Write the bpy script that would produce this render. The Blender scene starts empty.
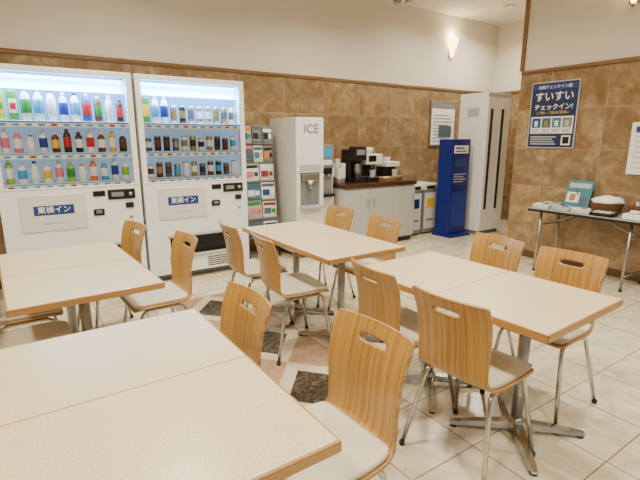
import bpy, bmesh, math, random
from mathutils import Matrix, Vector
random.seed(7)
S=bpy.context.scene
# ------------------------------------------------------------------ materials
def srgb(r,g,b):
    f=lambda c:(c/255/12.92) if c/255<=0.04045 else ((c/255+0.055)/1.055)**2.4
    return (f(r),f(g),f(b),1)
MATS={}
def mat(name,col,rough=0.5,metal=0.0,emit=0,spec=0.5,bump=0,coat=0):
    if name in MATS: return MATS[name]
    m=bpy.data.materials.new(name); m.use_nodes=True
    nt=m.node_tree; b=nt.nodes['Principled BSDF']
    c=srgb(*col)
    b.inputs['Roughness'].default_value=rough
    b.inputs['Metallic'].default_value=metal
    b.inputs['Specular IOR Level'].default_value=spec
    b.inputs['Coat Weight'].default_value=coat
    # subtle procedural variation
    tc=nt.nodes.new('ShaderNodeTexCoord'); n=nt.nodes.new('ShaderNodeTexNoise')
    n.inputs['Scale'].default_value=9; n.inputs['Detail'].default_value=3
    nt.links.new(tc.outputs['Object'],n.inputs['Vector'])
    mx=nt.nodes.new('ShaderNodeMix'); mx.data_type='RGBA'
    mx.inputs[6].default_value=tuple(x*0.94 for x in c[:3])+(1,)
    mx.inputs[7].default_value=tuple(min(1,x*1.05) for x in c[:3])+(1,)
    nt.links.new(n.outputs['Fac'],mx.inputs[0]); nt.links.new(mx.outputs[2],b.inputs['Base Color'])
    if emit:
        b.inputs['Emission Color'].default_value=c
        b.inputs['Emission Strength'].default_value=emit
    if bump:
        n2=nt.nodes.new('ShaderNodeTexNoise'); n2.inputs['Scale'].default_value=220
        nt.links.new(tc.outputs['Object'],n2.inputs['Vector'])
        bp=nt.nodes.new('ShaderNodeBump'); bp.inputs['Strength'].default_value=bump; bp.inputs['Distance'].default_value=0.002
        nt.links.new(n2.outputs['Fac'],bp.inputs['Height']); nt.links.new(bp.outputs['Normal'],b.inputs['Normal'])
    MATS[name]=m; return m

class NT:
    def __init__(s,m): s.nt=m.node_tree; s.b=s.nt.nodes['Principled BSDF']
    def n(s,t): return s.nt.nodes.new(t)
    def l(s,a,b): s.nt.links.new(a,b)
    def val(s,inp,v):
        if isinstance(v,(int,float)): inp.default_value=v
        else: s.l(v,inp)
    def math(s,op,a,b=0,c=0):
        m=s.n('ShaderNodeMath'); m.operation=op
        s.val(m.inputs[0],a); s.val(m.inputs[1],b); s.val(m.inputs[2],c); return m.outputs[0]
    def mix(s,f,a,b):
        m=s.n('ShaderNodeMix'); m.data_type='RGBA'; s.val(m.inputs[0],f)
        for i,v in((6,a),(7,b)):
            if isinstance(v,tuple): m.inputs[i].default_value=v
            else: s.l(v,m.inputs[i])
        return m.outputs[2]
    def noise(s,vec,scale,detail=4,dist=0,rough=.55):
        m=s.n('ShaderNodeTexNoise'); m.inputs['Scale'].default_value=scale; m.inputs['Detail'].default_value=detail
        m.inputs['Distortion'].default_value=dist; m.inputs['Roughness'].default_value=rough
        s.l(vec,m.inputs['Vector']); return m.outputs['Fac']
    def ramp(s,f,stops):
        r=s.n('ShaderNodeValToRGB'); e=r.color_ramp.elements
        while len(e)<len(stops): e.new(0.5)
        for i,(p,c) in enumerate(stops): e[i].position=p; e[i].color=c
        s.l(f,r.inputs[0]); return r.outputs[0]

def new_mat(name):
    m=bpy.data.materials.new(name); m.use_nodes=True; return m,NT(m)

def fract_line(N,x,size,w,off=0):
    # returns 1 on grout line
    f=N.math('FRACT',N.math('DIVIDE',N.math('ADD',x,off+100*size),size))
    d=N.math('ABSOLUTE',N.math('SUBTRACT',f,0.5))
    return N.math('GREATER_THAN',d,0.5-w/size/2)

def wall_mat(name,axis,ztop=2.15,tile=0.60,th=0.43):
    m,N=new_mat(name)
    tc=N.n('ShaderNodeTexCoord'); g=N.n('ShaderNodeNewGeometry')
    P=g.outputs['Position']
    sp=N.n('ShaderNodeSeparateXYZ'); N.l(P,sp.inputs[0])
    h=sp.outputs[0] if axis=='x' else sp.outputs[1]; z=sp.outputs[2]
    g1=fract_line(N,h,tile,0.006,0.1); g2=fract_line(N,z,th,0.006,0)
    gr=N.math('MAXIMUM',g1,g2)
    # per tile random offset
    ix=N.math('FLOOR',N.math('DIVIDE',N.math('ADD',h,0.1+100*tile),tile)); iz=N.math('FLOOR',N.math('DIVIDE',N.math('ADD',z,100*th),th))
    cmb=N.n('ShaderNodeCombineXYZ'); N.l(ix,cmb.inputs[0]); N.l(iz,cmb.inputs[1])
    wn=N.n('ShaderNodeTexWhiteNoise'); N.l(cmb.outputs[0],wn.inputs['Vector'])
    va=N.n('ShaderNodeVectorMath'); va.operation='MULTIPLY_ADD'
    N.l(wn.outputs['Color'],va.inputs[0]); va.inputs[1].default_value=(7,7,7); N.l(P,va.inputs[2])
    n1=N.noise(va.outputs[0],3.2,8,1.2,.62); n2=N.noise(va.outputs[0],14,6,.6,.6)
    f=N.math('ADD',N.math('MULTIPLY',n1,.7),N.math('MULTIPLY',n2,.3))
    col=N.ramp(f,[(.32,srgb(112,87,58)),(.46,srgb(134,108,76)),(.55,srgb(149,124,91)),(.70,srgb(184,164,132))])
    tint=N.math('MULTIPLY_ADD',wn.outputs['Value'],.22,.88)
    vm=N.n('ShaderNodeVectorMath'); vm.operation='SCALE'; N.l(col,vm.inputs[0]); N.l(tint,vm.inputs['Scale'])
    marb=N.mix(gr,vm.outputs[0],srgb(164,144,114))
    pn=N.noise(P,30,3)
    paint=N.mix(pn,srgb(212,205,190),srgb(218,211,198))
    up=N.math('GREATER_THAN',z,ztop)
    N.l(N.mix(up,marb,paint),N.b.inputs['Base Color'])
    N.l(N.math('MULTIPLY_ADD',up,.6,.17),N.b.inputs['Roughness'])
    bp=N.n('ShaderNodeBump'); bp.inputs['Strength'].default_value=.4; bp.inputs['Distance'].default_value=.003
    N.l(N.math('MULTIPLY',N.math('SUBTRACT',1,gr),N.math('SUBTRACT',1,up)),bp.inputs['Height']); N.l(bp.outputs[0],N.b.inputs['Normal'])
    return m

def floor_mat():
    m,N=new_mat('floor_tile')
    g=N.n('ShaderNodeNewGeometry'); P=g.outputs['Position']
    sp=N.n('ShaderNodeSeparateXYZ'); N.l(P,sp.inputs[0]); x,y=sp.outputs[0],sp.outputs[1]
    T=0.40
    gr=N.math('MAXIMUM',fract_line(N,x,T,.006,-.02),fract_line(N,y,T,.006,.08))
    ix=N.math('FLOOR',N.math('DIVIDE',N.math('ADD',x,-.02+100*T),T)); iy=N.math('FLOOR',N.math('DIVIDE',N.math('ADD',y,.08+100*T),T))
    cmb=N.n('ShaderNodeCombineXYZ'); N.l(ix,cmb.inputs[0]); N.l(iy,cmb.inputs[1])
    wn=N.n('ShaderNodeTexWhiteNoise'); N.l(cmb.outputs[0],wn.inputs['Vector'])
    va=N.n('ShaderNodeVectorMath'); va.operation='MULTIPLY_ADD'
    N.l(wn.outputs['Color'],va.inputs[0]); va.inputs[1].default_value=(9,9,9); N.l(P,va.inputs[2])
    n1=N.noise(va.outputs[0],5,8,1.5,.6)
    base=N.ramp(n1,[(.3,srgb(182,169,142)),(.5,srgb(205,193,167)),(.7,srgb(220,210,187))])
    base=N.mix(gr,base,srgb(118,108,92))
    # decorative band
    x0,x1=.98,1.63; W=x1-x0
    u=N.math('DIVIDE',N.math('SUBTRACT',x,x0),W)
    v=N.math('FRACT',N.math('DIVIDE',N.math('ADD',y,-1.93+.375+75),.75))
    d=N.math('ADD',N.math('ABSOLUTE',N.math('SUBTRACT',u,.5)),N.math('ABSOLUTE',N.math('SUBTRACT',v,.5)))
    nb=N.noise(P,30,8,1,.7)
    dark=N.ramp(nb,[(.35,srgb(40,34,28)),(.54,srgb(72,63,52)),(.72,srgb(130,118,98))])
    tan=N.ramp(nb,[(.3,srgb(146,112,82)),(.7,srgb(180,150,118))])
    cream=N.ramp(nb,[(.3,srgb(185,168,142)),(.7,srgb(208,195,172))])
    pat=N.mix(N.math('LESS_THAN',d,.50),tan,cream)
    pat=N.mix(N.math('LESS_THAN',d,.33),pat,dark)
    inb=N.math('MULTIPLY',N.math('GREATER_THAN',u,0),N.math('LESS_THAN',u,1))
    inb=N.math('MULTIPLY',inb,N.math('MULTIPLY',N.math('GREATER_THAN',y,1.555),N.math('LESS_THAN',y,3.805)))
    N.l(N.mix(inb,base,pat),N.b.inputs['Base Color'])
    N.b.inputs['Roughness'].default_value=.2
    return m

def wood_mat(name,c1,c2,c3,scale=60,axis=1,rough=.35):
    m,N=new_mat(name)
    tc=N.n('ShaderNodeTexCoord'); mp=N.n('ShaderNodeMapping')
    sc=[1.2,1.2,1.2]; sc[axis]=scale
    mp.inputs['Scale'].default_value=sc
    N.l(tc.outputs['Object'],mp.inputs[0])
    n1=N.noise(mp.outputs[0],1.0,5,.5,.6)
    col=N.ramp(n1,[(.33,srgb(*c1)),(.5,srgb(*c2)),(.66,srgb(*c3))])
    N.l(col,N.b.inputs['Base Color']); N.b.inputs['Roughness'].default_value=rough
    N.b.inputs['Coat Weight'].default_value=.2
    return m

def top_mat():
    m,N=new_mat('table_laminate')
    tc=N.n('ShaderNodeTexCoord')
    n=N.noise(tc.outputs['Object'],180,3); n2=N.noise(tc.outputs['Object'],3,3)
    c=N.ramp(n,[(.3,srgb(188,168,130)),(.5,srgb(207,187,149)),(.7,srgb(215,198,162))])
    N.l(c,N.b.inputs['Base Color']); N.b.inputs['Roughness'].default_value=.28
    return m

def glass_mat():
    m=bpy.data.materials.new('pane_glass'); m.use_nodes=True; nt=m.node_tree; nt.nodes.clear()
    o=nt.nodes.new('ShaderNodeOutputMaterial'); t=nt.nodes.new('ShaderNodeBsdfTransparent'); g=nt.nodes.new('ShaderNodeBsdfGlossy')
    g.inputs['Roughness'].default_value=.03; f=nt.nodes.new('ShaderNodeFresnel'); f.inputs[0].default_value=1.2
    mx=nt.nodes.new('ShaderNodeMixShader'); nt.links.new(f.outputs[0],mx.inputs[0]); nt.links.new(t.outputs[0],mx.inputs[1]); nt.links.new(g.outputs[0],mx.inputs[2])
    nt.links.new(mx.outputs[0],o.inputs[0]); return m

M_ply=wood_mat('oak_plywood',(140,98,40),(170,125,58),(188,146,78),140,1)
M_plyedge=wood_mat('ply_edge',(130,92,48),(168,126,72),(188,150,98),120,2)
M_oak=wood_mat('oak_edge',(148,106,54),(170,128,72),(184,144,86),40,2)
M_trim=wood_mat('brown_trim',(100,68,36),(120,84,48),(138,100,60),50,2)
M_darkwood=wood_mat('dark_countertop',(48,28,20),(64,38,26),(78,50,34),30,1,.25)
M_top=top_mat(); M_glass=glass_mat()
M_pad=mat('seat_vinyl',(202,191,168),.45,bump=.3)
M_chrome=mat('chrome',(190,188,184),.18,1.0)
M_steel=mat('brushed_steel',(170,170,168),.35,1.0)
M_rubber=mat('rubber',(35,35,35),.7)
M_white=mat('white_enamel',(232,233,230),.35)
M_offw=mat('white_plastic',(214,212,204),.4)
M_grey=mat('grey_plastic',(120,122,122),.5)
M_lgrey=mat('light_grey',(176,178,176),.5)
M_black=mat('black_plastic',(16,16,18),.35)
M_dark=mat('dark_recess',(8,8,10),.6)
M_blue=mat('royal_blue',(8,30,118),.4)
M_navy=mat('navy_print',(16,32,78),.5)
M_sign=mat('sign_blue',(26,56,120),.5)
M_paper=mat('paper_white',(230,230,226),.7)
M_cool=mat('cool_tube',(140,200,255),.5,emit=18)
M_glow=mat('header_diffuser',(110,185,255),.5,emit=7)
M_inner=mat('display_interior_glow',(186,212,238),.5,emit=.35)  # plain lining panels, tube light put into the material as faint bluish emission
M_red=mat('red_label',(180,28,28),.4)
M_green=mat('green_label',(40,135,50),.4)
M_lime=mat('lime_label',(140,190,40),.4)
M_yellow=mat('yellow_label',(222,180,40),.4)
M_brown=mat('tea_brown',(88,44,16),.3)
M_orange=mat('orange_label',(220,105,30),.4)
M_pink=mat('pink_label',(220,110,135),.4)
M_cyan=mat('cyan_label',(60,150,205),.4)
M_dblue=mat('deep_blue_label',(20,46,140),.4)
M_coff=mat('coffee_black',(30,20,16),.35)
M_gold=mat('gold_label',(170,140,80),.3,.5)
M_water=mat('water_bottle',(200,220,230),.15)
M_maroon=mat('maroon_cover',(130,44,44),.5)
M_slate=mat('slate_cover',(76,90,104),.5)
M_basket=mat('wicker',(118,84,50),.8,bump=1)
M_teal=mat('teal_cover',(50,116,130),.5)
M_paint=mat('ceiling_paint',(228,223,210),.8)
M_shade=mat('sconce_shade',(255,226,170),.4,emit=5)
M_lampface=mat('downlight_lens',(255,236,205),.4,emit=8)

# ------------------------------------------------------------------ mesh builder
class MB:
    def __init__(s): s.bm=bmesh.new(); s.mats=[]
    def mi(s,m):
        if m not in s.mats: s.mats.append(m)
        return s.mats.index(m)
    def merge(s,b,m=None,M=None,smooth=False,idxmap=None):
        if M is not None: bmesh.ops.transform(b,matrix=M,verts=b.verts)
        if m is not None:
            i=s.mi(m)
            for f in b.faces: f.material_index=i
        if idxmap:
            for f in b.faces: f.material_index=idxmap[f.material_index]
        for f in b.faces: f.smooth=smooth
        me=bpy.data.meshes.new('tmp'); b.to_mesh(me); b.free(); s.bm.from_mesh(me); bpy.data.meshes.remove(me)
    def box(s,x0,x1,y0,y1,z0,z1,m,bev=0.004,M=None,seg=2):
        b=bmesh.new(); bmesh.ops.create_cube(b,size=1)
        bmesh.ops.scale(b,vec=(x1-x0,y1-y0,z1-z0),verts=b.verts)
        bmesh.ops.translate(b,vec=((x0+x1)/2,(y0+y1)/2,(z0+z1)/2),verts=b.verts)
        if bev>0:
            bev=min(bev,abs(x1-x0)*.45,abs(y1-y0)*.45,abs(z1-z0)*.45)
            bmesh.ops.bevel(b,geom=b.edges[:],offset=bev,segments=seg,affect='EDGES',profile=.5)
        s.merge(b,m,M)
    def lathe(s,prof,m,c=(0,0,0),seg=20,M=None,smooth=True,mats=None):
        b=bmesh.new(); rings=[]
        for r,z in prof:
            rings.append([b.verts.new((c[0]+max(r,1e-4)*math.cos(2*math.pi*i/seg),c[1]+max(r,1e-4)*math.sin(2*math.pi*i/seg),c[2]+z)) for i in range(seg)])
        ids=[s.mi(x) for x in mats] if mats else None
        for k in range(len(rings)-1):
            for i in range(seg):
                f=b.faces.new((rings[k][i],rings[k][(i+1)%seg],rings[k+1][(i+1)%seg],rings[k+1][i]))
                if ids: f.material_index=ids[k]
        if prof[0][0]>.0005:
            f=b.faces.new(rings[0][::-1]); 
            if ids: f.material_index=ids[0]
        if prof[-1][0]>.0005:
            f=b.faces.new(rings[-1]); 
            if ids: f.material_index=ids[-1]
        if M is not None: bmesh.ops.transform(b,matrix=M,verts=b.verts)
        s.merge(b,None if mats else m,None,smooth)
    def tube(s,pts,r,m,fil=0.0,seg=10,M=None):
        P=[Vector(p) for p in pts]
        if fil>0:
            Q=[P[0]]
            for i in range(1,len(P)-1):
                a=(P[i-1]-P[i]); c=(P[i+1]-P[i]); d=min(fil,a.length*.45,c.length*.45)
                A=P[i]+a.normalized()*d; C=P[i]+c.normalized()*d
                for k in range(7):
                    t=k/6; Q.append(A*(1-t)**2+P[i]*2*t*(1-t)+C*t*t)
            Q.append(P[-1]); P=Q
        b=bmesh.new(); rings=[]; 
        T=(P[1]-P[0]).normalized(); n=T.orthogonal().normalized()
        for i,p in enumerate(P):
            if i==0: t=(P[1]-P[0]).normalized()
            elif i==len(P)-1: t=(P[-1]-P[-2]).normalized()
            else: t=((P[i+1]-p).normalized()+(p-P[i-1]).normalized()).normalized()
            n=(n-t*n.dot(t)).normalized(); bb=t.cross(n)
            rr=r[i] if isinstance(r,list) else r
            rings.append([b.verts.new(p+(n*math.cos(2*math.pi*k/seg)+bb*math.sin(2*math.pi*k/seg))*rr) for k in range(seg)])
        for i in range(len(rings)-1):
            for k in range(seg):
                b.faces.new((rings[i][k],rings[i][(k+1)%seg],rings[i+1][(k+1)%seg],rings[i+1][k]))
        b.faces.new(rings[0][::-1]); b.faces.new(rings[-1])
        s.merge(b,m,M,True)
    def text(s,t,size,M,m,ext=.0008,align='CENTER',bold=0):
        cu=bpy.data.curves.new('t','FONT'); cu.body=t; cu.size=size; cu.extrude=ext; cu.align_x=align; cu.align_y='CENTER'; cu.offset=bold; cu.resolution_u=3
        o=bpy.data.objects.new('t',cu); S.collection.objects.link(o)
        bpy.context.view_layer.update()
        dg=bpy.context.evaluated_depsgraph_get(); me=bpy.data.meshes.new_from_object(o.evaluated_get(dg))
        b=bmesh.new(); b.from_mesh(me); bpy.data.objects.remove(o); bpy.data.meshes.remove(me); bpy.data.curves.remove(cu)
        s.merge(b,m,M)
    def build(s,name,origin=(0,0,0)):
        bmesh.ops.recalc_face_normals(s.bm,faces=s.bm.faces[:])
        bmesh.ops.translate(s.bm,vec=-Vector(origin),verts=s.bm.verts)
        me=bpy.data.meshes.new(name); s.bm.to_mesh(me); s.bm.free()
        for m in s.mats: me.materials.append(m)
        o=bpy.data.objects.new(name,me); o.location=origin; S.collection.objects.link(o); return o
def onback(x,y,z): return Matrix(((1,0,0,x),(0,0,-1,y),(0,1,0,z),(0,0,0,1)))
def onright(x,y,z): return Matrix(((0,0,-1,x),(-1,0,0,y),(0,1,0,z),(0,0,0,1)))

def simple(name,x0,x1,y0,y1,z0,z1,m,bev=0):
    b=MB(); b.box(x0,x1,y0,y1,z0,z1,m,bev); return b.build(name,((x0+x1)/2,(y0+y1)/2,z0))
# ------------------------------------------------------------------ room
YB=5.10; XR=5.05; XA=7.1; YC=3.27; H=3.27; XL=-2.6; YF=-1.6
WB=wall_mat('wall_marble_back','x'); WR=wall_mat('wall_marble_right','y')
simple('floor',XL-.2,XA+.2,YF,YB+.2,-.1,0,floor_mat())
simple('ceiling',XL-.2,XA+.2,YF,YB+.2,H,H+.1,M_paint)
simple('wall_back',XL-.2,XA+.2,YB,YB+.2,0,H,WB)
simple('wall_left',XL-.2,XL,YF,YB,0,H,WR)
simple('wall_alcove',XA,XA+.2,YC,YB,0,H,WR)
simple('wall_right',XR,XA+.2,YF,YC,0,H,WR)
def trim(n,*a): return simple('trim_%d'%n,*a,M_trim,.004)
trim(1,XL,XA,YB-.018,YB,2.15,2.188)
trim(2,XR-.018,XR,YF,YC,2.13,2.168)
trim(3,XR-.02,XR+.03,YC-.03,YC+.018,2.168,H)
trim(4,XA-.018,XA,YC,YB,2.15,2.188)
simple('baseboard_back',XL,XA,YB-.012,YB,0,.08,mat('base_stone',(96,70,48),.3),.003)
simple('baseboard_right',XR-.012,XR,YF,YC,0,.08,MATS['base_stone'],.003)
simple('baseboard_corner',XR,XA,YC,YC+.012,0,.08,MATS['base_stone'],.003)

# ------------------------------------------------------------------ chairs
def eval_mesh(bm,mods):
    me=bpy.data.meshes.new('x'); bm.to_mesh(me); bm.free()
    o=bpy.data.objects.new('x',me); S.collection.objects.link(o)
    for i in range(3): me.materials.append(None)
    for t,kw in mods:
        md=o.modifiers.new('m',t)
        for k,v in kw.items(): setattr(md,k,v)
    bpy.context.view_layer.update()
    r=bpy.data.meshes.new_from_object(o.evaluated_get(bpy.context.evaluated_depsgraph_get()))
    bpy.data.objects.remove(o); b=bmesh.new(); b.from_mesh(r); bpy.data.meshes.remove(r); return b
def shell(rows,cols,hole=None,dz=0):
    bm=bmesh.new(); V=[]
    for (x,z,hw,bow) in rows:
        V.append([bm.verts.new((x+bow*c*c,hw*c,z+dz)) for c in cols])
    for i in range(len(rows)-1):
        for j in range(len(cols)-1):
            if hole and i==hole[0] and hole[1]<=j<hole[2]: continue
            bm.faces.new((V[i][j],V[i][j+1],V[i+1][j+1],V[i+1][j]))
    return bm
cols=[-1,-.90,-.62,-.36,-.15,.15,.36,.62,.90,1]
rows=[(.185,.418,.175,0),(.16,.43,.192,0),(.08,.435,.197,0),(-.03,.428,.195,0),(-.11,.428,.188,.0),(-.165,.436,.176,.012),(-.192,.47,.168,.025),(-.198,.54,.168,.032),
      (-.203,.62,.173,.036),(-.216,.69,.178,.036),(-.224,.722,.180,.034),(-.231,.748,.181,.033),(-.240,.775,.181,.031),(-.246,.790,.180,.030),(-.249,.799,.176,.029)]
mb=MB()
b=eval_mesh(shell(rows,cols,(10,3,6)),[('SUBSURF',dict(levels=2,render_levels=2)),('SOLIDIFY',dict(thickness=.012,offset=0,material_offset_rim=1))])
mb.merge(b,None,None,True,{0:mb.mi(M_ply),1:mb.mi(M_plyedge),2:mb.mi(M_ply)})
prow=[(.178,.420,.168,0),(.155,.43,.184,0),(.08,.435,.189,0),(-.03,.428,.187,0),(-.11,.428,.180,0),(-.150,.432,.166,0)]
b=eval_mesh(shell(prow,[-1,-.7,-.3,.3,.7,1],None,.016),[('SUBSURF',dict(levels=2,render_levels=2)),('SOLIDIFY',dict(thickness=.020,offset=0))])
mb.merge(b,M_pad,None,True)
for sy in(-1,1):
    mb.tube([(.20,.205*sy,.006),(.135,.16*sy,.405),(-.115,.155*sy,.402),(-.205,.212*sy,.006)],.0105,M_chrome,.05)
    for fx,fy in((.20,.205),(-.205,.212)): mb.lathe([(.013,0),(.014,.018),(.011,.022)],M_rubber,(fx,fy*sy,0),12)
for fx in(.10,-.08): mb.tube([(fx,-.157,.404),(fx,.157,.404)],.009,M_chrome)
for fx in(.10,-.08):
    for sy in(-1,1): mb.box(fx-.02,fx+.02,.09*sy-.02,.09*sy+.02,.41,.426,M_chrome,.003)
ch0=mb.build('dining_chair')
CH=ch0.data
chairs=[(.745,1.58,-1,2),(.955,1.06,-1,3),(-.27,1.1,1,0),
 (1.35,1.60,1,-5),(1.325,1.10,1,4),(2.50,1.65,-1,-3),(2.49,1.19,-1,2),
 (1.20,3.03,1,-3),(1.22,2.52,1,-6),(2.43,3.22,-1,3),(2.42,2.61,-1,0),
 (.71,3.44,-1,10),(.89,2.82,-1,3),(-.29,2.45,1,0),(-.30,3.0,1,0)]
for i,(bx,cy,d,rot) in enumerate(chairs):
    o=ch0 if i==0 else bpy.data.objects.new('dining_chair',CH)
    if i: S.collection.objects.link(o)
    a=math.radians(rot)+(0 if d>0 else math.pi)
    o.rotation_euler=(0,0,a); o.location=(bx+.245*math.cos(a),cy+.245*math.sin(a),0)

# ------------------------------------------------------------------ tables
def table(x0,x1,y0,y1,rot=0,split=True,coff=0):
    cx,cy=(x0+x1)/2,(y0+y1)/2; w=x1-x0; L=y1-y0; mb=MB()
    halves=[(-L/2,-.0008),(.0008,L/2)]
    e=.007
    for a,bb in halves:
        mb.box(-w/2+e,w/2-e,a+(e if a<-.1 else .0),bb-(e if bb>.1 else 0),.672,.7005,M_top,.001)
        mb.box(-w/2,-w/2+e,a,bb,.668,.7,M_oak,.003); mb.box(w/2-e,w/2,a,bb,.668,.7,M_oak,.003)
        yy=a if a<-.1 else bb-e
        mb.box(-w/2,w/2,yy,yy+e,.668,.7,M_oak,.003)
        ys=bb-.0015 if a<-.1 else a
        mb.box(-w/2,w/2,ys,ys+.0015,.668,.7006,M_oak,.0003)
        pc=(a+bb)/2
        mb.box(coff-.16,coff+.16,pc-.16,pc+.16,.655,.67,M_steel,.003)
        mb.lathe([(.07,.640),(.07,.655)],M_steel,(coff,pc,0),24)
        mb.lathe([(.026,.05),(.026,.642)],M_steel,(coff,pc,0),24)
        mb.lathe([(.045,.03),(.048,.055),(.032,.075),(.027,.082)],M_chrome,(coff,pc,0),24)
        for k in range(4):
            an=math.pi/4+k*math.pi/2
            R=Matrix.Translation((coff,pc,0))@Matrix.Rotation(an,4,'Z')
            bm=bmesh.new(); sec=[(.02,.030,.028,.062),(.15,.026,.024,.05),(.28,.020,.014,.032),(.315,.014,.012,.026)]
            rg=[[bm.verts.new((x,-hw,z0)),bm.verts.new((x,hw,z0)),bm.verts.new((x,hw*.7,z1)),bm.verts.new((x,-hw*.7,z1))] for x,hw,z0,z1 in sec]
            for i in range(3):
                for q in range(4): bm.faces.new((rg[i][q],rg[i][(q+1)%4],rg[i+1][(q+1)%4],rg[i+1][q]))
            bm.faces.new(rg[0]); bm.faces.new(rg[-1][::-1])
            mb.merge(bm,M_chrome,R)
            mb.lathe([(.018,0),(.018,.014)],M_rubber,(.295,0,0),12,R)
    o=mb.build('dining_table'); o.location=(cx,cy,0); o.rotation_euler=(0,0,math.radians(rot))
table(-.13,.565,.745,1.785,.2,coff=.02)
table(-.13,.53,2.20,3.36,2.5)
table(1.47,2.10,2.09,3.31,0,coff=.01)
table(1.515,2.17,.80,1.90,2.2,coff=.03)

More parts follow.
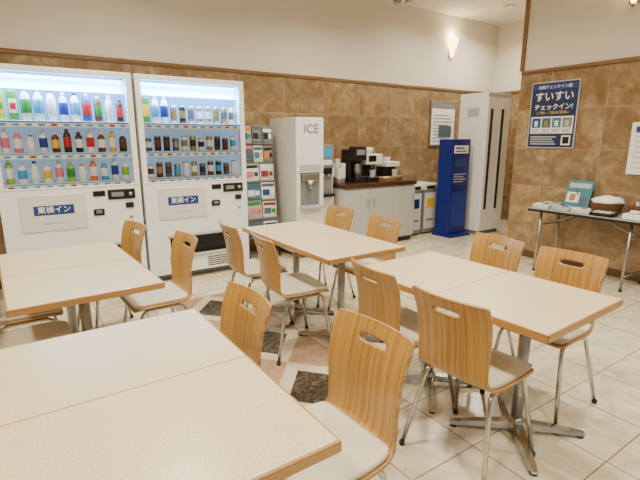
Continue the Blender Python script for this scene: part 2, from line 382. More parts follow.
# ------------------------------------------------------------------ vending machines
def bottle(mb,x,y,z,liq,lab,cap,s=1.0,w=1.0):
    a=s*w
    prof=[(.031*a,0),(.034*a,.01*s),(.034*a,.05*s),(.035*a,.052*s),(.035*a,.135*s),(.034*a,.14*s),(.030*a,.165*s),(.016*a,.188*s),(.0135*a,.194*s),(.0165*a,.195*s),(.0165*a,.213*s)]
    mats=[liq,liq,lab,lab,lab,liq,liq,liq,cap,cap]
    mb.lathe(prof,None,(x,y,z),14,None,True,mats)
def can(mb,x,y,z,c1,c2,h=.115,r=.027):
    prof=[(r*.86,0),(r,.006),(r,h*.3),(r,h*.72),(r,h-.01),(r*.86,h),(r*.8,h-.002)]
    mb.lathe(prof,None,(x,y,z),14,None,True,[M_steel,c1,c2,c1,M_steel,M_steel])
def vending(x0,x1,kind):
    mb=MB(); yf=4.41; yb=5.06; Ht=1.97; W=x1-x0
    t=.03
    mb.box(x0,x0+t,yf+.06,yb,.07,Ht,M_white,.004); mb.box(x1-t,x1,yf+.06,yb,.07,Ht,M_white,.004)
    mb.box(x0+t,x1-t,yf+.06,yb,Ht-t,Ht,M_white,.004); mb.box(x0+t,x1-t,yb-.03,yb,.07,Ht-t,M_white,0)
    mb.box(x0+t,x1-t,yf+.06,yb-.03,.07,.97,M_white,0)
    for fx in(x0+.08,x1-.08):
        for fy in(yf+.12,yb-.1): mb.lathe([(.03,0),(.03,.015),(.015,.02),(.015,.075)],M_steel,(fx,fy,0),12)
    mb.box(x0+.02,x1-.02,yf+.09,yf+.10,.012,.075,M_grey,.002)
    wx0,wx1,wz0,wz1=x0+.05,x1-.05,1.00,1.925
    mb.box(x0,wx0,yf,yf+.058,.075,Ht,M_white,.006); mb.box(wx1,x1,yf,yf+.058,.075,Ht,M_white,.006)
    mb.box(wx0-.004,wx1+.004,yf,yf+.058,wz1,Ht,M_white,.006)
    mb.box(x0+.012,x1-.012,yf-.0015,yf+.002,.985,.988,M_grey,0)
    dz0,dz1=.25,.45; dx0,dx1=x0+W*.20,x0+W*.80
    mb.box(wx0-.004,wx1+.004,yf,yf+.058,dz1,wz0,M_white,.005)
    mb.box(wx0-.004,wx1+.004,yf,yf+.058,.075,dz0,M_white,.005)
    mb.box(wx0-.004,dx0,yf,yf+.058,dz0-.004,dz1+.004,M_white,.003); mb.box(dx1,wx1+.004,yf,yf+.058,dz0-.004,dz1+.004,M_white,.003)
    mb.box(dx0,dx1,yf+.052,yf+.058,dz0,dz1,M_dark,0)
    mb.box(dx0+.01,dx1-.01,yf+.012,yf+.02,dz0+.05,dz1-.012,M_black,.003)
    mb.box(dx0-.02,dx1+.02,yf-.012,yf+.002,dz1-.005,dz1+.02,M_lgrey,.004); mb.box(dx0-.02,dx1+.02,yf-.014,yf+.002,dz0-.02,dz0+.006,M_lgrey,.004)
    for i in range(5): mb.box(x0+W*.55,x0+W*.92,yf-.002,yf+.004,.105+i*.022,.115+i*.022,M_dark,0)
    # display interior
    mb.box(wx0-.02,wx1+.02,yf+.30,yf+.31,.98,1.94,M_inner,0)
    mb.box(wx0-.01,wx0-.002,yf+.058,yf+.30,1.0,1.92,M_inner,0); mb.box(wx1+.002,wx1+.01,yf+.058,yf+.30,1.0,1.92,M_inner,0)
    mb.tube([(wx0+.02,yf+.09,1.895),(wx1-.02,yf+.09,1.895)],.014,M_cool)
    R=Matrix.Translation((0,yf+.10,1.87))@Matrix.Rotation(math.radians(-40),4,'X')
    mb.box(wx0+.005,wx1-.005,.03,.036,-.07,.05,M_glow,0,R)
    mb.box(wx0,wx1,yf+.012,yf+.016,wz0,wz1,M_glass,0)
    n=11
    P=M_paper
    L0=[(M_water,M_green,P),(M_water,M_cyan,P),(M_water,P,M_cyan),(M_water,M_dblue,P),(P,M_cyan,M_dblue),(M_dblue,M_red,P),(M_brown,M_green,P),(M_water,P,P),(M_coff,M_red,M_red)]
    for r,zs in enumerate((1.035,1.285,1.545)):
        mb.box(wx0,wx1,yf+.04,yf+.29,zs-.015,zs,M_offw,.002)
        mb.box(wx0,wx1,yf+.022,yf+.042,zs-.050,zs+.002,M_paper,.003)
        mb.box(wx0,wx1,yf+.020,yf+.023,zs-.012,zs-.003,M_cyan if r<2 else M_dblue,0)
        for i in range(n):
            x=wx0+.05+(wx1-wx0-.10)*i/(n-1)
            random.seed(kind*100+r*20+i+5)
            yy=yf+.10
            if kind==0:
                if r<2:
                    if r==0:
                        p=[(M_lime,P,P),(P,M_cyan,P),(M_water,P,M_dblue),(P,M_yellow,P),(M_water,M_pink,P),(M_lime,M_green,P),(P,P,M_orange),(M_orange,P,P),(M_cyan,P,P),(M_water,M_dblue,P),(P,M_lime,P)][i]
                    else:
                        p=[(P,M_pink,P),(M_pink,P,P),(M_water,P,M_red),(M_water,M_dblue,P),(M_brown,M_yellow,P),(M_coff,M_red,M_red),(M_coff,P,M_coff),(P,M_red,P),(M_brown,P,P),(M_yellow,P,M_yellow),(M_coff,M_brown,P)][i]
                    bottle(mb,x,yy,zs,*p,s=[.92,.80,.86,.74,.90,.82,.70,.88,.78,.94,.82][(i+r*4)%11],w=[1.0,1.2,1.05,1.3,1.0,1.15,1.3,1.0,1.2,.95,1.1][(i+r*4)%11])
                else:
                    if i<2: 
                        mb.box(x-.034,x+.034,yy-.02,yy+.02,zs,zs+.235,(M_lime if i==0 else M_green),.006); mb.box(x-.028,x+.028,yy-.022,yy-.019,zs+.06,zs+.17,P if i else M_yellow,0); mb.box(x-.02,x+.02,yy-.023,yy-.021,zs+.09,zs+.14,M_red if i else M_green,0)
                    else: bottle(mb,x,yy,zs,*L0[i-2],s=[1.22,1.22,1.2,1.10,1.14,1.12,1.02,1.08,.95][i-2],w=.9)
            else:
                if r==2:
                    if i<1: mb.box(x-.034,x+.034,yy-.02,yy+.02,zs,zs+.23,M_green,.006); mb.box(x-.028,x+.028,yy-.022,yy-.019,zs+.06,zs+.17,M_yellow,0)
                    elif i<3: bottle(mb,x,yy,zs,M_water,[M_cyan,M_dblue][i-1],P,1.15,.92)
                    else: can(mb,x,yy,zs,random.choice([M_coff,M_gold,M_steel,M_steel,P]),random.choice([M_gold,P,M_coff,M_slate,M_steel]),.17,.031)
                else: can(mb,x,yy,zs,random.choice([M_coff,M_gold,M_steel,M_slate,P,P,M_gold,M_brown]),random.choice([M_gold,P,M_coff,M_steel,M_brown,M_cyan,P]),.145 if i%3 else .125,.031)
            mb.box(x-.022,x+.022,yf+.018,yf+.022,zs-.038,zs-.020,M_red if (i*7+r)%5==0 else M_cyan,.002)
    sx0,sx1=x0+W*.12,x0+W*.57
    mb.box(sx0,sx1,yf-.008,yf+.002,.63,.94,M_offw,.01)
    cx=(sx0+sx1)/2
    mb.box(cx-.15,cx+.15,yf-.0105,yf-.007,.77,.85,M_sign,.002)
    mb.text('東横イン',.062,onback(cx,yf-.0112,.81),M_paper,bold=.0006)
    mb.box(cx-.09,cx+.09,yf-.009,yf-.007,.69,.70,M_lgrey,0)
    kx0,kx1=x0+W*.60,x0+W*.95
    mb.box(kx0+.15,kx1,yf-.012,yf+.002,.865,.955,M_black,.006); mb.box(kx0+.18,kx1-.10,yf-.014,yf-.011,.89,.93,M_grey,.001)
    mb.lathe([(.017,0),(.017,.02)],M_steel,(0,0,0),16,Matrix.Translation((kx1-.045,yf-.010,.91))@Matrix.Rotation(math.pi/2,4,'X'))
    mb.box(kx0+.03,kx0+.13,yf-.008,yf+.002,.90,.95,M_black,.006)
    mb.box(kx0+.02,kx0+.11,yf-.012,yf+.002,.73,.79,M_black,.006); mb.box(kx0+.04,kx0+.09,yf-.016,yf-.011,.75,.775,M_steel,.002)
    mb.box(kx1-.09,kx1-.02,yf-.010,yf+.002,.78,.83,M_dark,.004)
    mb.lathe([(.014,0),(.014,.012)],M_steel,(0,0,0),16,Matrix.Translation((kx1-.05,yf-.0,.70))@Matrix.Rotation(math.pi/2,4,'X'))
    o=mb.build('vending_machine',((x0+x1)/2,(yf+yb)/2,0))
    li=bpy.data.lights.new('display_tube_light','AREA'); li.shape='RECTANGLE'; li.size=W-.2; li.size_y=.05; li.energy=16; li.color=(.62,.83,1)
    lo=bpy.data.objects.new('display_tube_light',li); S.collection.objects.link(lo); lo.parent=o
    lo.location=(0,yf+.05-(yf+yb)/2,1.86); lo.rotation_euler=(math.radians(14),0,0)
    return o
vending(-.14,.955,0); vending(.98,2.035,1)

# ------------------------------------------------------------------ magazine rack
mb=MB(); x0,x1,yr=2.16,2.56,4.72
for x in(x0,x1):
    mb.tube([(x,yr-.05,.0),(x,yr+.13,1.55)],.009,M_black); mb.tube([(x,yr+.28,.0),(x,yr+.13,1.55)],.009,M_black)
    mb.tube([(x,yr-.03,.1),(x,yr+.27,.1)],.007,M_black)
covers=[M_paper,M_lgrey,M_slate,M_green,M_teal,M_paper,M_maroon,M_pink,M_orange,M_sign,M_yellow,M_paper,M_lgrey,M_dark,M_slate]
random.seed(3)
for k in range(6):
    z=.28+k*.215; yy=yr-.05+.18*z/1.55
    mb.box(x0,x1,yy-.05,yy+.0,z-.012,z,M_grey,.002); mb.tube([(x0,yy-.055,z+.035),(x1,yy-.055,z+.035)],.003,M_steel)
    mb.box(x0,x1,yy-.002,yy+.004,z,z+.2,M_grey,.001)
    nn=2 if k<4 else 3
    for j in range(nn):
        wd=.088 if nn==2 else .058
        R=Matrix.Translation((x0+.012+wd+j*(wd*2+.012),yy-.03,z+.002))@Matrix.Rotation(math.radians(-8),4,'X')@Matrix.Rotation(math.radians(random.uniform(-3,3)),4,'Y')
        c=random.choice([M_paper,M_lgrey,M_lgrey,M_offw,M_slate,M_grey,M_teal]); c2=random.choice(covers); hh=.165+.035*random.random()
        mb.box(-wd,wd,-.012,.0,0,hh,c,.001,R); mb.box(-wd*.9,wd*.9,-.0135,-.011,hh-.05,hh-.015,c2,0,R)
        mb.box(-wd*.85,wd*.2,-.0135,-.011,.04,.11,random.choice(covers),0,R); mb.box(wd*.3,wd*.85,-.0135,-.011,.05,.10,random.choice(covers),0,R)
mb.build('magazine_rack',((x0+x1)/2,yr+.1,0))

# ------------------------------------------------------------------ ice dispenser
mb=MB(); x0,x1,yf,yb,Ht=2.66,3.03,4.42,5.05,1.64
mb.box(x0,x1,yf+.02,yb,.06,Ht,M_offw,.006)
mb.box(x0-.001,x1+.001,yf,yf+.025,1.02,Ht,M_white,.006)
mb.box(x0-.001,x1+.001,yf,yf+.025,.06,.62,M_white,.006)
mb.box(x0,x0+.05,yf,yf+.025,.62,1.02,M_white,.003); mb.box(x1-.05,x1,yf,yf+.025,.62,1.02,M_white,.003)
mb.box(x0+.05,x1-.05,yf+.018,yf+.024,.62,1.02,M_grey,0)
mb.box(x0+.07,x1-.07,yf-.01,yf+.02,.92,1.01,M_steel,.01)
mb.lathe([(.045,0),(.03,-.09),(.024,-.10)][::-1],M_steel,((x0+x1)/2,yf-.0,.93),18)
mb.box(x0+.03,x1-.03,yf-.07,yf+.02,.60,.64,M_lgrey,.006)
for i in range(6): mb.box(x0+.06+i*.045,x0+.075+i*.045,yf-.06,yf-.005,.64,.642,M_dark,0)
mb.box(x0+.04,x1-.04,yf-.003,yf+.0,1.04,1.11,M_lgrey,.002)
mb.text('ICE',.14,onback(x0+.20,yf-.002,1.51),M_grey,bold=.002)
mb.box(x0,x1,yf-.001,yf+.002,1.015,1.02,M_grey,0)
for fx in(x0+.05,x1-.05):
    for fy in(yf+.08,yb-.06): mb.lathe([(.022,0),(.018,.02),(.012,.062)],M_steel,(fx,fy,0),12)
mb.build('ice_dispenser',((x0+x1)/2,4.7,0))
# water dispenser
mb=MB(); x0,x1,yf,yb,Ht=3.055,3.30,4.58,5.04,1.33
mb.box(x0,x1,yf+.02,yb,.03,Ht,M_offw,.01)
mb.box(x0,x1,yf,yf+.03,1.05,Ht,M_grey,.008); mb.box(x0+.03,x1-.03,yf-.003,yf+.003,1.18,1.29,M_cyan,.003)
mb.box(x0+.03,x1-.03,yf-.003,yf+.003,1.09,1.15,M_paper,.003)
mb.box(x0,x1,yf,yf+.03,.03,.72,M_offw,.008)
mb.box(x0+.02,x1-.02,yf+.015,yf+.021,.72,1.05,M_grey,0)
mb.box(x0+.04,x1-.04,yf-.02,yf+.02,.98,1.05,M_black,.006)
for fx in(x0+.085,x1-.085): mb.lathe([(.009,0),(.012,.05)],M_steel,(fx,yf-.005,.93),12)
mb.box(x0+.02,x1-.02,yf-.06,yf+.02,.70,.735,M_black,.006)
mb.box(x0+.02,x1-.02,yf+.03,yb-.02,0,.032,M_black,.002)
mb.build('water_dispenser',((x0+x1)/2,4.8,0))

# ------------------------------------------------------------------ counter
mb=MB(); x0,x1,yf,yb=3.36,4.60,4.42,5.07
mb.box(x0+.01,x1-.01,yf+.03,yb,.07,.79,M_offw,.003)
mb.box(x0-.005,x1+.01,yf,yb+.015,.79,.845,M_darkwood,.006)
mb.box(x0+.02,x1-.02,yf+.06,yb-.05,0,.07,M_black,.002)
nd=3; w=(x1-x0-.02)/nd
for i in range(nd):
    mb.box(x0+.014+i*w,x0+.006+(i+1)*w,yf+.012,yf+.031,.085,.775,M_lgrey,.004)
    hx=x0+.01+(i+1)*w-.05 if i%2==0 else x0+.01+i*w+.05
    mb.tube([(hx,yf+.012,.55),(hx,yf-.012,.55),(hx,yf-.012,.65),(hx,yf+.012,.65)],.005,M_steel,.01)
mb.build('counter_cabinet',((x0+x1)/2,4.75,0))
zc=.8455
mb=MB(); x,y=4.02,4.78
mb.box(x-.14,x+.14,y-.17,y+.2,zc,zc+.05,M_black,.008); mb.box(x-.14,x+.14,y+.0,y+.2,zc+.04,zc+.36,M_lgrey,.01)
mb.box(x-.14,x+.14,y-.14,y+.01,zc+.22,zc+.36,M_offw,.012); mb.box(x-.11,x+.02,y-.145,y-.138,zc+.26,zc+.34,M_black,.003)
mb.box(x-.10,x+.10,y-.16,y-.03,zc+.05,zc+.058,M_steel,.002); mb.lathe([(.016,0),(.02,.05)],M_steel,(x,y-.08,zc+.18),12)
mb.box(x-.12,x+.12,y-.002,y+.002,zc+.06,zc+.22,M_black,.001)
mb.lathe([(.06,0),(.08,.05),(.085,.07),(.03,.085)],M_offw,(x+.03,y+.06,zc+.36),20)
mb.lathe([(.03,0),(.037,.085),(.039,.087)],M_paper,(x,y-.09,zc+.058),16)
mb.build('coffee_machine',(x,y,zc))
mb=MB(); x,y=3.76,4.76
mb.box(x-.10,x+.10,y-.14,y+.16,zc,zc+.04,M_black,.008); mb.box(x-.10,x+.10,y-.02,y+.16,zc+.03,zc+.42,M_black,.012)
mb.box(x-.10,x+.10,y-.14,y+.0,zc+.28,zc+.46,M_black,.014); mb.box(x-.07,x+.07,y-.144,y-.139,zc+.35,zc+.42,M_grey,.003)
mb.lathe([(.045,0),(.05,.12),(.04,.18),(.042,.19)],M_steel,(x,y-.07,zc+.041),18)
mb.tube([(x+.045,y-.07,zc+.17),(x+.095,y-.075,zc+.16),(x+.09,y-.075,zc+.07),(x+.045,y-.07,zc+.065)],.006,M_black,.02)
mb.build('coffee_brewer',(x,y,zc))
mb=MB(); x,y=4.36,4.74
mb.box(x-.13,x+.13,y-.14,y+.14,zc,zc+.05,M_steel,.006); mb.box(x-.12,x+.12,y-.02,y+.13,zc+.05,zc+.18,M_black,.008)
mb.box(x-.125,x+.125,y-.10,y+.14,zc+.18,zc+.25,M_offw,.012)
mb.lathe([(.05,0),(.06,.05),(.062,.055)],M_paper,(x-.03,y+.02,zc+.25),18)
mb.lathe([(.035,0),(.04,.09),(.042,.092)],M_paper,(x+.05,y-.07,zc+.05),16)
mb.build('tea_dispenser',(x,y,zc))
for k,(x,y,h) in enumerate([(3.44,4.66,.20),(3.54,4.72,.26),(3.46,4.84,.26),(3.57,4.88,.30),(4.20,4.90,.22)]):
    mb=MB(); prof=[(.028,0)]
    for i in range(int((h-.06)/.012)): prof+=[(.036,.06+i*.012),(.039,.062+i*.012),(.039,.066+i*.012),(.036,.068+i*.012)]
    mb.lathe(prof,M_paper,(x,y,zc),16); mb.build('paper_cup_stack',(x,y,zc))
mb=MB(); x,y=4.15,4.53
mb.box(x-.10,x+.10,y-.06,y+.06,zc,zc+.012,M_basket,.003)
for s in(-.095,.095): mb.box(x+s-.006,x+s+.006,y-.06,y+.06,zc,zc+.05,M_basket,.003)
for s in(-.055,.055): mb.box(x-.10,x+.10,y+s-.006,y+s+.006,zc,zc+.05,M_basket,.003)
for i in range(8): mb.tube([(x-.085+i*.022,y-.04,zc+.02),(x-.08+i*.022,y+.045,zc+.055)],.006,random.choice([M_paper,M_red,M_paper,M_yellow]))
mb.build('sugar_tray',(x,y,zc))

# ------------------------------------------------------------------ recycling bins
for x0,c in((4.66,M_blue),(4.97,M_yellow)):
    mb=MB(); x1=x0+.28; y0,y1=4.62,5.0
    mb.box(x0,x1,y0,y1,.02,.66,M_grey,.01); mb.box(x0-.006,x1+.006,y0-.008,y1+.004,.66,.76,M_offw,.02)
    mb.box(x0+.05,x1-.05,y0-.011,y0-.006,.675,.725,M_dark,.004)
    mb.box(x0+.02,x1-.02,y0-.004,y0+.001,.08,.62,M_offw,.003); mb.box(x0+.06,x1-.06,y0-.006,y0-.003,.40,.54,c,.001); mb.box(x0+.06,x1-.06,y0-.006,y0-.003,.2,.23,M_grey,.001)
    mb.box(x0+.02,x1-.02,y0+.02,y1-.02,0,.022,M_black,.002)
    mb.build('recycling_bin',((x0+x1)/2,4.8,0))
# ------------------------------------------------------------------ blue display stand
mb=MB(); x0,x1,y0,y1=5.10,5.50,4.26,4.50
mb.box(x0-.02,x1+.02,y0-.08,y1+.03,0,.04,M_blue,.008)
mb.box(x0,x1,y0,y1,.04,1.40,M_blue,.01)
mb.box(x0+.05,x1-.05,y0-.004,y0+.001,1.20,1.31,M_paper,.002)
mb.box(x0+.08,x1-.14,y0-.006,y0-.003,1.265,1.285,M_navy,0); mb.box(x0+.08,x1-.09,y0-.006,y0-.003,1.225,1.24,M_navy,0)
mb.box(x0+.05,x1-.05,y0-.004,y0+.001,.98,1.16,M_navy,.002); mb.box(x0+.08,x1-.08,y0-.0055,y0-.003,1.01,1.13,M_sign,.001)
for i in range(4): mb.box(x0+.07,x1-.07-.05*(i%2),y0-.004,y0+.001,.90-i*.035,.912-i*.035,M_lgrey,0)
mb.box(x0+.05,x1-.05,y0-.03,y0+.001,.70,.72,M_navy,.002); mb.box(x0+.05,x1-.05,y0-.004,y0+.001,.15,.66,M_dblue,.002)
mb.build('information_kiosk',((x0+x1)/2,4.38,0))
# ------------------------------------------------------------------ tall umbrella locker
mb=MB(); x0,x1,y0,y1,Ht=5.62,6.14,4.10,4.60,2.04
mb.box(x0,x1,y0+.02,y1,.05,Ht,M_white,.008); mb.box(x0+.02,x1-.02,y0+.04,y1-.02,0,.05,M_grey,.002)
mb.box(x0,(x0+x1)/2-.002,y0,y0+.022,.06,Ht-.06,M_white,.005); mb.box((x0+x1)/2+.002,x1,y0,y0+.022,.06,Ht-.06,M_white,.005)
mb.box(x0,x1,y0+.004,y0+.022,Ht-.057,Ht,M_lgrey,.004)
for sx in(x0+.05,(x0+x1)/2+.04):
    mb.box(sx,sx+.06,y0-.004,y0+.003,.38,1.82,M_dark,.003)
    mb.box(sx-.006,sx,y0-.008,y0+.003,.38,1.82,M_lgrey,.002); mb.box(sx+.06,sx+.066,y0-.008,y0+.003,.38,1.82,M_lgrey,.002)
mb.box(x0-.006,x0+.001,y0+.15,y0+.35,1.72,1.84,M_lgrey,.003)
mb.build('storage_locker',((x0+x1)/2,4.37,0))
# ------------------------------------------------------------------ posters
mb=MB(); x0,x1,z0,z1=5.52,6.12,1.28,1.99; y=YB
mb.box(x0,x1,y-.02,y,z0,z1,M_steel,.005); mb.box(x0+.03,x1-.03,y-.023,y-.018,z0+.03,z1-.03,M_paper,.001)
mb.box(x0+.03,x1-.03,y-.0245,y-.022,z1-.12,z1-.03,M_grey,0)
for i in range(9): mb.box(x0+.07,x1-.07-(i%3)*.05,y-.0245,y-.022,z0+.08+i*.05,z0+.095+i*.05,M_grey,0)
mb.box(x0+.2,x1-.1,y-.025,y-.022,z0+.15,z0+.33,M_slate,0)
mb.build('framed_notice',((x0+x1)/2,y,z0))
def rb(mb,ya,yb,za,zb,m,d,t=.0015): mb.box(XR-d-t,XR-d,yb,ya,za,zb,m,0)
mb=MB(); ya,yb,z0,z1=3.11,2.57,1.30,2.02
mb.box(XR-.018,XR,yb,ya,z0,z1,M_lgrey,.004)
rb(mb,ya-.012,yb+.012,z0+.012,z1-.012,M_navy,.0178)
c=(ya+yb)/2
rb(mb,ya-.03,yb+.03,z1-.085,z1-.03,M_sign,.019)
mb.text('自動チェックイン機',.042,onright(XR-.021,c,z1-.06),M_paper)
mb.text('すいすい',.110,onright(XR-.0195,c,z1-.165),M_paper,bold=.0015)
mb.text('チェックイン!',.070,onright(XR-.0195,c,z1-.275),M_paper,bold=.001)
mb.text('ご予約・ご宿泊が簡単に',.034,onright(XR-.0195,c,z1-.335),M_yellow)
rb(mb,ya-.03,yb+.03,z0+.16,z0+.345,M_paper,.019)
pics=[M_sign,M_slate,M_teal,M_grey]
for i in range(4):
    a=ya-.045-i*.117; rb(mb,a,a-.10,z0+.225,z0+.33,pics[i],.0205); rb(mb,a-.03,a-.07,z0+.24,z0+.30,[M_paper,M_gold,M_paper,M_lgrey][i],.022)
    for k in range(3): rb(mb,a,a-.10+.02*(k%2),z0+.172+k*.015,z0+.179+k*.015,M_grey,.0205)
for i in range(4): rb(mb,ya-.04,yb+.20+.02*(i%3),z0+.04+i*.026,z0+.052+i*.026,M_lgrey,.019)
rb(mb,yb+.14,yb+.04,z0+.035,z0+.14,M_paper,.019); rb(mb,yb+.125,yb+.055,z0+.05,z0+.125,M_black,.0205)
mb.build('wall_poster',(XR,c,z0))
mb=MB(); ya,yb,z0,z1=2.03,1.72,1.06,1.56
mb.box(XR-.012,XR,yb,ya,z0,z1,M_paper,.002)
for i in range(7): rb(mb,ya-.04,yb+.05,z0+.06+i*.05,z0+.07+i*.05,M_lgrey,.0118)
rb(mb,ya-.04,yb+.04,z1-.1,z1-.04,M_sign,.0118)
mb.build('wall_notice',(XR,1.87,z0))
# ------------------------------------------------------------------ side table (folding)
zt=.68; mb=MB(); x0,x1,y0,y1=4.55,5.02,1.62,2.72
mb.box(x0,x1,y0,y1,zt-.028,zt,mat('grey_laminate',(150,148,142),.35),.006)
mb.box(x0-.004,x1+.004,y0-.004,y1+.004,zt-.034,zt-.008,M_black,.004)
for yy in(y0+.12,y1-.12):
    mb.tube([(x0+.06,yy,zt-.03),(x0+.02,yy+.0,.012)],.012,M_steel); mb.tube([(x1-.06,yy,zt-.03),(x1-.03,yy,.012)],.012,M_steel)
    mb.tube([(x0+.05,yy,.5),(x1-.05,yy,.5)],.009,M_steel); mb.tube([(x0+.03,yy,.14),(x1-.04,yy,.14)],.009,M_steel)
    for fx in(x0+.02,x1-.03): mb.lathe([(.015,0),(.015,.02)],M_rubber,(fx,yy,0),12)
mb.tube([(x0+.2,y0+.12,.5),(x0+.2,y0+.45,zt-.03)],.007,M_steel); mb.tube([(x0+.2,y1-.12,.5),(x0+.2,y1-.45,zt-.03)],.007,M_steel)
mb.build('folding_side_table',((x0+x1)/2,2.17,0))
zt+=.003
def basket(x,y,r,h,fill):
    mb=MB(); prof=[(r*.75,0),(r*.8,.01),(r*.9,h*.5),(r,h),(r*1.05,h+.006),(r*.96,h+.004),(r*.72,.015),(.0,.014)]
    mb.lathe(prof,M_basket,(x,y,zt),24)
    for k in range(1,6): 
        z=h*k/6; rr=r*(.78+.22*k/6)+.004
        mb.tube([(x+rr*math.cos(a*math.pi/12),y+rr*math.sin(a*math.pi/12),zt+z) for a in range(25)],.004,M_basket,0,6)
    if fill:
        bm=bmesh.new(); bmesh.ops.create_icosphere(bm,subdivisions=3,radius=1)
        for v in bm.verts:
            n=.12*math.sin(v.co.x*9+v.co.y*5)+.1*math.sin(v.co.y*11-v.co.z*6); v.co=Vector((v.co.x*r*.95*(1+n),v.co.y*r*.95*(1+n),h+v.co.z*.055*(1+n)))
        bmesh.ops.translate(bm,vec=(x,y,zt+.01),verts=bm.verts); mb.merge(bm,M_paper,None,True)
    else:
        for k in range(5): mb.tube([(x-.04+k*.02,y-.03+.012*k,zt+.02),(x-.05+k*.024,y-.04+.02*k,zt+h+.03)],.008,[M_paper,M_lgrey,M_teal][k%3])
    mb.build('wicker_basket',(x,y,zt))
basket(4.84,2.07,.14,.10,True); basket(4.86,1.80,.09,.10,False)
mb=MB(); R=Matrix.Translation((4.88,2.40,zt))@Matrix.Rotation(math.radians(-90),4,'Z')@Matrix.Rotation(math.radians(-18),4,'X')
mb.box(-.13,.13,-.006,.006,.004,.30,M_teal,.002,R); mb.box(-.11,.02,-.0075,-.005,.06,.17,M_paper,0,R); mb.box(-.11,.11,-.0075,-.005,.22,.27,M_lgrey,0,R); mb.box(.03,.10,-.0078,-.005,.03,.13,M_slate,0,R); mb.box(-.08,-.02,-.009,-.007,.08,.15,M_gold,0,R)
mb.tube([(4.89,2.40,zt+.2),(4.97,2.40,zt+.003)],.004,M_black)
mb.build('magazine',(4.88,2.40,zt))
for k,(x,y,c) in enumerate([(4.66,2.62,M_paper),(4.86,2.63,M_lgrey),(4.66,2.42,M_lgrey),(4.66,2.23,M_paper)]):
    mb=MB()
    for i in range(5): mb.box(-.07,.07,-.085,.085,i*.008,i*.008+.007,c if i%2==0 else M_offw,.001,Matrix.Translation((x,y,zt))@Matrix.Rotation(.05*i+k*.1,4,'Z'))
    mb.box(-.05,.05,-.06,.0,.0395,.0405,[M_slate,M_teal,M_sign,M_grey][k],0,Matrix.Translation((x,y,zt))@Matrix.Rotation(.2+k*.1,4,'Z'))
    mb.build('leaflet_stack',(x,y,zt))
mb=MB(); mb.box(4.575,4.70,1.66,1.82,zt,zt+.05,M_paper,.004); mb.box(4.60,4.675,1.69,1.79,zt+.0495,zt+.051,M_grey,0); mb.box(4.62,4.655,1.70,1.78,zt+.045,zt+.08,M_paper,.01)
mb.build('napkin_box',(4.64,1.74,zt))
mb=MB(); mb.box(4.56,4.69,1.90,2.10,zt,zt+.006,M_black,.002)
for a,b_,c_,d_ in((4.56,4.57,1.90,2.10),(4.68,4.69,1.90,2.10),(4.56,4.69,1.90,1.91),(4.56,4.69,2.09,2.10)): mb.box(a,b_,c_,d_,zt,zt+.03,M_black,.002)
for i in range(6): mb.box(4.575,4.675,1.92+i*.027,1.938+i*.027,zt+.006,zt+.04,M_paper if i%2 else M_lgrey,.003)
mb.build('amenity_tray',(4.625,2.0,zt))

# ------------------------------------------------------------------ sconces and ceiling fittings
def sconce(pos,M):
    mb=MB()
    bm=bmesh.new(); seg=16; rings=[]
    for r,z in[(.012,-.16),(.03,-.12),(.06,-.03),(.085,.06),(.10,.13)]:
        rings.append([bm.verts.new((r*math.cos(math.pi*i/seg),-.02-r*math.sin(math.pi*i/seg),z)) for i in range(seg+1)])
    for k in range(4):
        for i in range(seg): bm.faces.new((rings[k][i],rings[k][i+1],rings[k+1][i+1],rings[k+1][i]))
    r=bmesh.ops.solidify(bm,geom=bm.faces[:],thickness=.005)
    mb.merge(bm,M_shade,M,True)
    mb.box(-.045,.045,-.02,-.001,-.15,.08,M_gold,.006,M); mb.lathe([(.004,-.19),(.014,-.175),(.016,-.155)],M_gold,(0,-.03,0),12,M)
    o=mb.build('wall_sconce',pos)
    li=bpy.data.lights.new('sconce_bulb','POINT'); li.energy=7; li.color=(1,.8,.5); li.shadow_soft_size=.04
    lo=bpy.data.objects.new('sconce_bulb',li); S.collection.objects.link(lo); lo.parent=o
    off=M@Vector((0,-.07,.17)); lo.location=off-Vector(pos)
for p,rz in(((5.92,YB,2.80),0),((XR,2.17,2.80),-math.pi/2)):
    sconce(p,Matrix.Translation(p)@Matrix.Rotation(rz,4,'Z'))
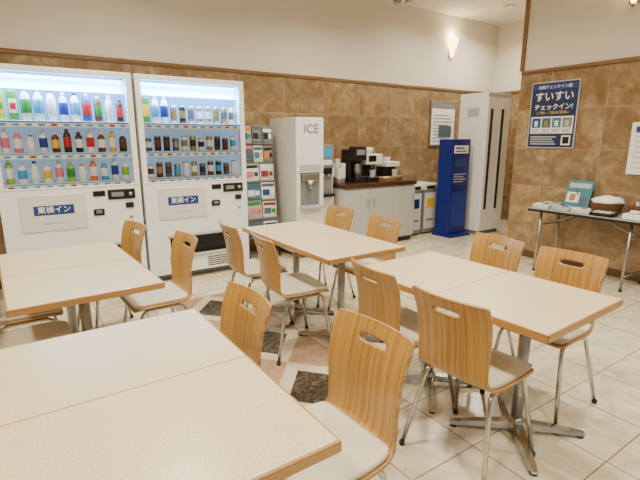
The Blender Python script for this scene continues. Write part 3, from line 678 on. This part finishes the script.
# two-head chrome spotlight hanging from the ceiling
mb=MB(); x,y=4.32,4.55
mb.lathe([(.065,0),(.065,-.02),(.02,-.028),(.012,-.10)][::-1],M_chrome,(x,y,H),18)
mb.tube([(x-.11,y,H-.10),(x+.11,y,H-.10)],.009,M_chrome)
for sx,tl in((-.11,2.6),(.11,2.9)):
    R=Matrix.Translation((x+sx,y,H-.13))@Matrix.Rotation(tl,4,'X')
    mb.lathe([(.015,-.03),(.035,-.02),(.05,.03),(.055,.07),(.048,.068)],M_chrome,(0,0,0),18,R); mb.lathe([(.0,.055),(.046,.056)],M_lampface,(0,0,0),18,R)
mb.build('ceiling_spotlight',(x,y,H))
for (x,y,e) in[(-1.2,.2,1),(-1.2,2.4,1),(.9,-.6,1),(.9,1.5,1),(.9,3.4,1),(3.0,-.6,1),(3.0,1.5,1),(3.2,3.6,1),(4.9,4.2,.35),(6.2,4.3,.8),(6.2,3.6,.0)]:
    mb=MB(); mb.lathe([(.055,-.002),(.075,-.002),(.085,-.010),(.075,-.014),(.06,-.008)],M_white,(x,y,H),24); mb.lathe([(.0,-.004),(.058,-.006)],M_lampface,(x,y,H),24)
    o=mb.build('ceiling_downlight',(x,y,H))
    if e:
        li=bpy.data.lights.new('downlight','AREA'); li.shape='DISK'; li.size=.3; li.energy=(50 if y>1 else 44)*e; li.color=(1,.91,.74); li.spread=math.radians(150)
        lo=bpy.data.objects.new('downlight',li); S.collection.objects.link(lo); lo.parent=o; lo.location=(0,0,-.03)

# ------------------------------------------------------------------ world + camera
w=bpy.data.worlds.new('World'); S.world=w; w.use_nodes=True
w.node_tree.nodes['Background'].inputs[0].default_value=(1,.94,.84,1); w.node_tree.nodes['Background'].inputs[1].default_value=.40
cam=bpy.data.cameras.new('Camera'); co=bpy.data.objects.new('Camera',cam); S.collection.objects.link(co)
cam.lens=25.2; cam.sensor_width=36; co.location=(0,0,1.4); co.rotation_euler=(math.radians(90-12.7),0,math.radians(-34)); cam.clip_start=.02
S.camera=co
